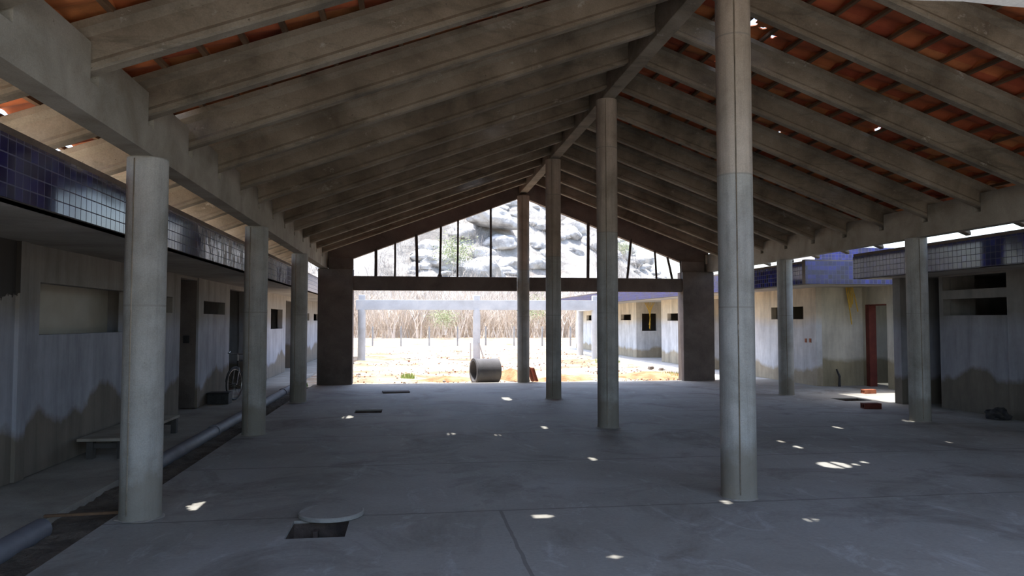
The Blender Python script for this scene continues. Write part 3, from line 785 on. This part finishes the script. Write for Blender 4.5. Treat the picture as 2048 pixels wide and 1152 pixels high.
# open concrete frame in the yard
fr = empty('concrete_portal', (2.9, 32.6, -.08))
def fcol(x, y):
    MB().lathe([(.17,0),(.165,.1),(.165,2.2)], 24).build('post', M['frame'], fr, smooth=True, loc=(x-2.9, y-32.6, 0))
for (x, y) in ((-2.0,32.6),(2.98,32.6),(8.35,32.6),(8.35,35.6)): fcol(x, y)
MB().box(-5.15, 5.65, -.12, .12, 2.18, 2.62).build('front_beam', M['frame'], fr, bevel=.01)
MB().box(5.33, 5.57, .12, 3.2, 2.18, 2.62).build('side_beam', M['frame'], fr, bevel=.01)
for x in (-2.0, 2.98, 8.35): MB().box(-.14, .14, -.1, .1, 2.62, 2.84).build('stub', M['frame'], fr, loc=(x-2.9, 0, 0), bevel=.02)
tag(fr, 'open concrete frame of round posts and beams standing in the sunny yard', 'frame')
for (xa, xb, s_) in ((941, 941, 'thin upright stick against the left of the middle post of the yard frame'), (958, 968, 'thin stick leaning on the right of the middle post of the yard frame')):
    a = at(xb, 716, Y=32.2); c = at(xa, 686, Y=32.35)
    tag(MB().tube([(0,0,0), (c.x-a.x, c.y-a.y, c.z-(-.05))], .03, 6).build('leaning_stick', M['twig'], loc=(a.x, a.y, -.05)), s_, 'stick')
# wire fence
fe = empty('wire_fence', (2.0, 50.8, -.08))
for k in range(13):
    x = -4.3 + 1.9*k
    MB().box(-.05, .05, -.05, .05, 0, 1.35).build('post', M['post'], fe, loc=(x-2.0, -.25*k+.5, 0))
for z in (.45, 1.15):
    MB().tube([(-6.3,.5,z),(16.5,-2.5,z)], .004, 4).build('wire', M['rust'], fe)
tag(fe, 'low wire fence with thin pale posts across the far yard', 'fence')

# rubble: loose stones on the yard, one object; the few big ones apart
def stone(m, c, r, rg):
    ph = [rg.uniform(.6, 1.25) for _ in range(8)]
    o = len(m.v); k = 0
    for z in (-.5, .5):
        for (x, y) in ((-1,-1),(1,-1),(1,1),(-1,1)):
            m.v.append((c[0]+x*r*ph[k]*.7, c[1]+y*r*ph[(k+3)%8]*.7, c[2]+z*r*ph[(k+5)%8])); k += 1
    m.f += [tuple(o+i for i in q) for q in ((0,3,2,1),(4,5,6,7),(0,1,5,4),(1,2,6,5),(2,3,7,6),(3,0,4,7))]
rg = random.Random(11)
m = MB(); m2 = MB()
for k in range(2400):
    y = 19.8 + 24*rg.random()**1.6; x = rg.uniform(-2.3, 8.4)
    q = noise.noise(Vector((x*.35, y*.3, 9)))
    if q < -.05 and rg.random() < .8: continue
    r = rg.uniform(.008, .035) * (1.8 if rg.random() < .1 else 1)
    stone(m if rg.random() < .5 else m2, (x, y, -.06+.3*r), r, rg)
tag(m.build('rubble', M['rub']), 'broken brick rubble scattered over the yard', 'rubble', kind='stuff')
tag(m2.build('gravel', M['boulder']), 'pale stones and grit scattered over the yard', 'gravel', kind='stuff')
for k, (px, py, s_) in enumerate(((1302,737,.13),(1322,739,.11),(1308,745,.08))):
    p = at(px, py, Z=-.03); m = MB(); stone(m, (0,0,.3*s_), s_, rg)
    tag(m.build('stone', M['brown'], loc=(p.x, p.y, -.05), bevel=.02), 'dark stone in the rubble before the far right building, %s' % ['leftmost', 'the one at right', 'the small low one'][k], 'stone')
def mound(px, py, sx_, sy_, h, mat, lab):
    p = at(px, py, Z=0); m = MB(); nr, na = 7, 28
    m.v.append((0,0,h))
    for i in range(1, nr+1):
        for j in range(na):
            a = 2*pi*j/na; t = i/nr
            w_ = 1+.25*noise.noise(Vector((cos(a)*1.5, sin(a)*1.5, px*.1)))
            z = h*(1-t*t)*(1+.5*noise.noise(Vector((cos(a)*t*4, sin(a)*t*4, px)))) - .02
            m.v.append((cos(a)*t*sx_*w_, sin(a)*t*sy_*w_, z))
    for j in range(na): m.f.append((0, 1+j, 1+(j+1) % na))
    for i in range(nr-1):
        for j in range(na):
            a = 1+i*na; l = (j+1) % na; m.f.append((a+j, a+na+j, a+na+l, a+l))
    tag(m.build('earth_mound', mat, loc=(p.x, p.y, -.07), smooth=True), lab, 'mound')
M['earth'] = simple('red_brown_earth', (.30,.13,.06), (.52,.30,.16), 2.5, rough=1, bs=.8, rnd=False, bd=.06)
mound(1022, 752, .55, .8, .28, M['earth'], 'reddish brown earth mound between the concrete pipe and the farthest column')
mound(900, 757, 1.1, .6, .14, M['earth'], 'low orange earth mound to the left of the concrete pipe')
mound(1300, 750, 1.6, 1.0, .16, M['earth'], 'low earth mound before the far right building')
mound(1130, 755, .9, .7, .16, M['earth'], 'low earth mound seen between the two thin far columns')
def tuft(px, py, n, h, r, lab, mat, Z=0, Y=None, stuff=True):
    p = at(px, py, Z=0) if Y is None else at(px, py, Y=Y); m = MB(); g_ = random.Random(px)
    for k in range(n):
        a = g_.uniform(0, 2*pi); q = r*sqrt(g_.random()); x, y = q*cos(a), q*sin(a)
        hh = h*g_.uniform(.5, 1); dx, dy = g_.uniform(-.3,.3)*hh, g_.uniform(-.3,.3)*hh; w_ = .012
        o = len(m.v); m.v += [(x-w_, y, 0), (x+w_, y, 0), (x+dx, y+dy, hh)]; m.f.append((o, o+1, o+2))
    tag(m.build('grass_tuft', mat, loc=(p.x, p.y, -.08)), lab, 'grass')
tuft(1352, 750, 260, .22, .45, 'green grass tuft at the foot of the right gable pier', M['grass'])
tuft(816, 752, 90, .22, .2, 'small green weed in the yard before the frame', M['grass'])
tuft(1215, 722, 160, .3, .5, 'weeds at the foot of the right posts of the yard frame', M['grass'])
tuft(600, 768, 60, .15, .2, 'few weeds at the end of the left walkway', M['grass'])

# ------------------------------------------------------------------ hill, boulders, scrub
crest = [(-80,16),(-40,22),(-9,27),(5,27.5),(13,26.5),(19,24.5),(23,22),(27,20.3),(31,18),(34,15.5),(38,12),(43,8.5),(50,5.5),(60,4),(100,3)]
def crest_z(x):
    for (a, za), (b_, zb_) in zip(crest, crest[1:]):
        if a <= x <= b_: return za + (zb_-za)*(x-a)/(b_-a)
    return 3
def hill_z(x, y):
    xs_ = x*120/max(y, 60)
    t = min(1, max(0, (y-84)/38)); t = t*t*(3-2*t)*.55 + t*.45
    z = crest_z(xs_)*t*(y/120 if y < 120 else 1)
    n_ = noise.fractal(Vector((x*.07, y*.07, 2)), 1, 2, 5)
    bl = noise.noise(Vector((x*.16, y*.16, 7)))
    return z*(1+.03*n_) + t*(1.0*n_ + 1.1*max(0, bl)) - .1
m = MB(); A, Bn = 190, 120
for j in range(Bn+1):
    for i in range(A+1):
        x = -75+170*i/A; y = 80+85*j/Bn
        m.v.append((x, y, hill_z(x, y)))
for j in range(Bn):
    for i in range(A):
        a = j*(A+1)+i; m.f.append((a, a+1, a+A+2, a+A+1))
tag(m.build('hill', M['hill'], smooth=False), kind='structure')
def surf(px, py):
    """walk the sight line until it meets the hill"""
    d = _f + _r*(px-1024)/F + _u*(576-py)/F; t = 84
    while t < 170:
        p = Vector((0,0,1.6)) + d*t
        if p.y > 84 and p.z < hill_z(p.x, p.y): return p
        t += .4
    return Vector((0,0,1.6)) + d*122
def boulder(px, py, rx, rz, lab, flat=1.0, seed=0, sub=4, rot=0):
    p = surf(px, py); s_ = p.y/F
    bm = bmesh.new(); bmesh.ops.create_icosphere(bm, subdivisions=sub, radius=1)
    for v in bm.verts:
        c = v.co.copy(); k = 1 + .34*noise.noise(c*1.2+Vector((seed*3.7,0,0))) + .16*noise.noise(c*2.7+Vector((0,seed*2.1,0))) + .05*noise.noise(c*8)
        c *= k
        if c.z < -.35: c.z = -.35 + (c.z+.35)*.3
        v.co = Vector((c.x*rx*s_, c.y*min(rx, rz*1.4)*s_, c.z*rz*s_))
    for f_ in bm.faces: f_.smooth = True
    me = bpy.data.meshes.new('boulder'); bm.to_mesh(me); bm.free(); me.materials.append(M['boulder'])
    o = bpy.data.objects.new('boulder', me); COL.objects.link(o); o.location = p + Vector((0, .2*rx*s_, 0)); o.rotation_euler = (0, rot, 0)
    tag(o, lab, 'boulder', 'boulders on the hill'); return o
g_ = random.Random(8); m = MB(); base_ = []
for k in range(6):
    bm = bmesh.new(); bmesh.ops.create_icosphere(bm, subdivisions=3, radius=1)
    for v in bm.verts: v.co *= 1+.35*noise.noise(v.co*1.2+Vector((k*5,0,0)))+.12*noise.noise(v.co*3.5+Vector((0,k*3,0)))
    bm.verts.ensure_lookup_table(); base_.append(([v.co.copy() for v in bm.verts], [[v.index for v in f_.verts] for f_ in bm.faces])); bm.free()
for k in range(520):
    y = g_.uniform(90, 123); x = g_.uniform(-14, 44)*y/120
    if noise.noise(Vector((x*.09, y*.09, 31))) < -.1: continue
    r = g_.uniform(.35, 1.0)*(2.2 if g_.random() < .15 else 1); vs__, fs_ = base_[k % 6]; o = len(m.v); z = hill_z(x, y); a = g_.uniform(0, 6.28)
    sx2, sy2, sz2 = r*g_.uniform(.9,1.7), r*g_.uniform(.7,1.2), r*g_.uniform(.5,.95)
    for v in vs__: m.v.append((x+(v.x*cos(a)-v.y*sin(a))*sx2, y+(v.x*sin(a)+v.y*cos(a))*sy2, z+v.z*sz2))
    m.f += [tuple(o+i for i in f_) for f_ in fs_]
tag(m.build('rocks', M['boulder'], smooth=True), 'countless pale rocks strewn over the hillside', 'rocks', kind='stuff')
BL = [(985,438,50,26,'huge overhanging boulder near the hill top, with a dark crevice under it',.12),
 (1090,455,26,17,'rounded boulder right of the farthest ridge column, upper one',0),(1076,492,24,16,'boulder below the upper rounded one beside the farthest column',0),(1098,510,20,20,'grey boulder with a dark face left of the second thin column',0),
 (1068,530,28,20,'large white boulder low beside the farthest column',0),(1140,470,26,20,'pale boulder behind the longest right gable rod, upper left',.3),(1185,490,24,26,'dark grey boulder at the right shoulder of the hill',.2),
 (1150,505,20,12,'flat boulder lying below the right shoulder of the hill',.3),(1200,528,16,9,'small white boulder at the right foot of the hill',0),(950,545,46,12,'long flat white rock at the foot of the hill',0),
 (1010,545,30,13,'white rounded rock at the foot of the hill left of the farthest column',0),(930,470,34,22,'pale boulder under the rafters left of the huge one',.2),(1000,490,36,22,'smooth white boulder under the huge overhanging one',-.1),
 (870,500,30,18,'pale boulder on the hill behind the fourth gable rod',.1),(850,535,24,10,'low pale rock behind the third gable rod',0),(905,520,26,14,'grey boulder low on the hill behind the fifth gable rod',0),(1232,510,14,12,'small boulder on the right slope beside the second ridge column',.2),
 (1085,410,18,10,'low rock on the skyline right of the farthest column',0)]
for i, (px, py, rx, rz, lab, rot) in enumerate(BL):
    o = boulder(px, py, rx, rz, lab, seed=i, rot=rot)
    if i == 0:
        o.location = at(988, 441, Y=o.location.y-3.6); o.rotation_euler.z = .15

def shrub_mesh(seed, h, n, spread, w_=.03):
    m = MB(); g_ = random.Random(seed)
    def br(p, d, L, w0, lv):
        q = p + d*L; s_ = Vector((-d.z, 0, d.x)).normalized()*w0; s2 = Vector((0, 1, 0))*w0
        o = len(m.v)
        m.v += [tuple(p-s_), tuple(p+s_), tuple(p+s2), tuple(q)]
        m.f += [(o, o+1, o+3), (o+1, o+2, o+3), (o+2, o, o+3)]
        if lv > 0:
            for _ in range(3 if lv > 1 else 4):
                t = g_.uniform(.35, .95); nd = (d + Vector((g_.uniform(-.7,.7), g_.uniform(-.7,.7), g_.uniform(-.1,.6)))).normalized()
                br(p+d*L*t, nd, L*g_.uniform(.4,.62), w0*.55, lv-1)
    for _ in range(n):
        d = Vector((g_.uniform(-spread,spread), g_.uniform(-spread,spread), 1)).normalized()
        br(Vector((g_.uniform(-.3,.3)*h*.3, g_.uniform(-.3,.3)*h*.3, 0)), d, h*g_.uniform(.6,.9), w_, 2)
    return m
# thicket at the foot of the hill and over its slopes: beyond counting
protos = [shrub_mesh(s_, 1.0, 3, .35, .014) for s_ in range(6)]
def scatter(name, mat, places, label):
    m = MB()
    for (p, h, k) in places:
        src = protos[k % 6]; o = len(m.v); a = (k*1.7) % 6.28; ca, sa = cos(a), sin(a)
        m.v += [(p[0]+(v[0]*ca-v[1]*sa)*h, p[1]+(v[0]*sa+v[1]*ca)*h, p[2]+v[2]*h) for v in src.v]
        m.f += [tuple(o+i for i in f_) for f_ in src.f]
    me = bpy.data.meshes.new(name); me.from_pydata(m.v, [], m.f); me.update(); me.materials.append(mat)
    o = bpy.data.objects.new(name, me); COL.objects.link(o); tag(o, label, 'thicket', kind='stuff')
g_ = random.Random(5); pl = []
for k in range(1500):
    y = g_.uniform(74, 92); x = g_.uniform(-14, 30)*y/90
    pl.append(((x, y, max(-.1, hill_z(x, y)-.1)), g_.uniform(2.6, 5.0), k))
scatter('thicket', M['trunk'], pl, 'dense band of bare brown saplings at the foot of the hill')
pl = []
for k in range(2600):
    y = g_.uniform(88, 124); x = g_.uniform(-18, 60)*y/110
    if noise.noise(Vector((x*.11, y*.11, 21))) < -.02: continue
    pl.append(((x, y, hill_z(x, y)-.1), g_.uniform(1.2, 2.8), k))
scatter('scrub', M['twig'], pl, 'grey leafless scrub covering the rocky hillside')
def green_tree(px, py, h, lab, Y=None):
    p = surf(px, py) if Y is None else at(px, py, Y=Y)
    e = empty('leafy_tree', (p.x, p.y, p.z-.1))
    shrub_mesh(px, h, 4, .4, .05).build('branches', M['trunk'], e)
    m = MB(); g2 = random.Random(px)
    for k in range(1500):
        v = Vector((g2.gauss(0,.24), g2.gauss(0,.24), g2.gauss(.62,.17)))*h
        s_ = .028*h*g2.uniform(.4,1); a = Vector((g2.uniform(-1,1), g2.uniform(-1,1), g2.uniform(-1,1))).normalized()*s_; b_ = a.orthogonal().normalized()*s_*.6
        o = len(m.v); m.v += [tuple(v-a), tuple(v+b_), tuple(v+a), tuple(v-b_)]; m.f.append((o,o+1,o+2,o+3))
    m.build('foliage', M['leaf'], e); tag(e, lab, 'tree')
green_tree(908, 553, 5.5, 'pale green tree on the hill behind the fifth gable rod')
green_tree(1072, 655, 3.2, 'green bush behind the yard frame, right of the farthest column', Y=70)
green_tree(888, 668, 2.8, 'thin green sapling behind the yard frame, left of its middle post', Y=72)
green_tree(1247, 520, 3.5, 'olive green tree on the right slope behind the leaning rod')
def bare_tree(px, py, h, lab, Y):
    p = at(px, py, Y=Y)
    tag(shrub_mesh(px+1, h, 3, .25, .06).build('bare_tree', M['trunk'], loc=(p.x, p.y, -.1)), lab, 'tree')
bare_tree(790, 664, 4.0, 'bare brown tree trunk group behind the yard frame, left bay', 72)
bare_tree(920, 664, 4.2, 'bare brown tree just left of the middle post of the yard frame', 72)
bare_tree(840, 664, 3.6, 'bare tree in the middle of the left bay of the yard frame', 73)
bare_tree(1130, 664, 3.8, 'bare tree between the farthest columns behind the yard frame', 73)
p = surf(1275, 548); tag(shrub_mesh(99, 4.5, 5, .5, .05).build('bare_tree', M['twig'], loc=(p.x, p.y, p.z-.2)), 'wispy bare tree on the right slope of the hill against the sky', 'tree')
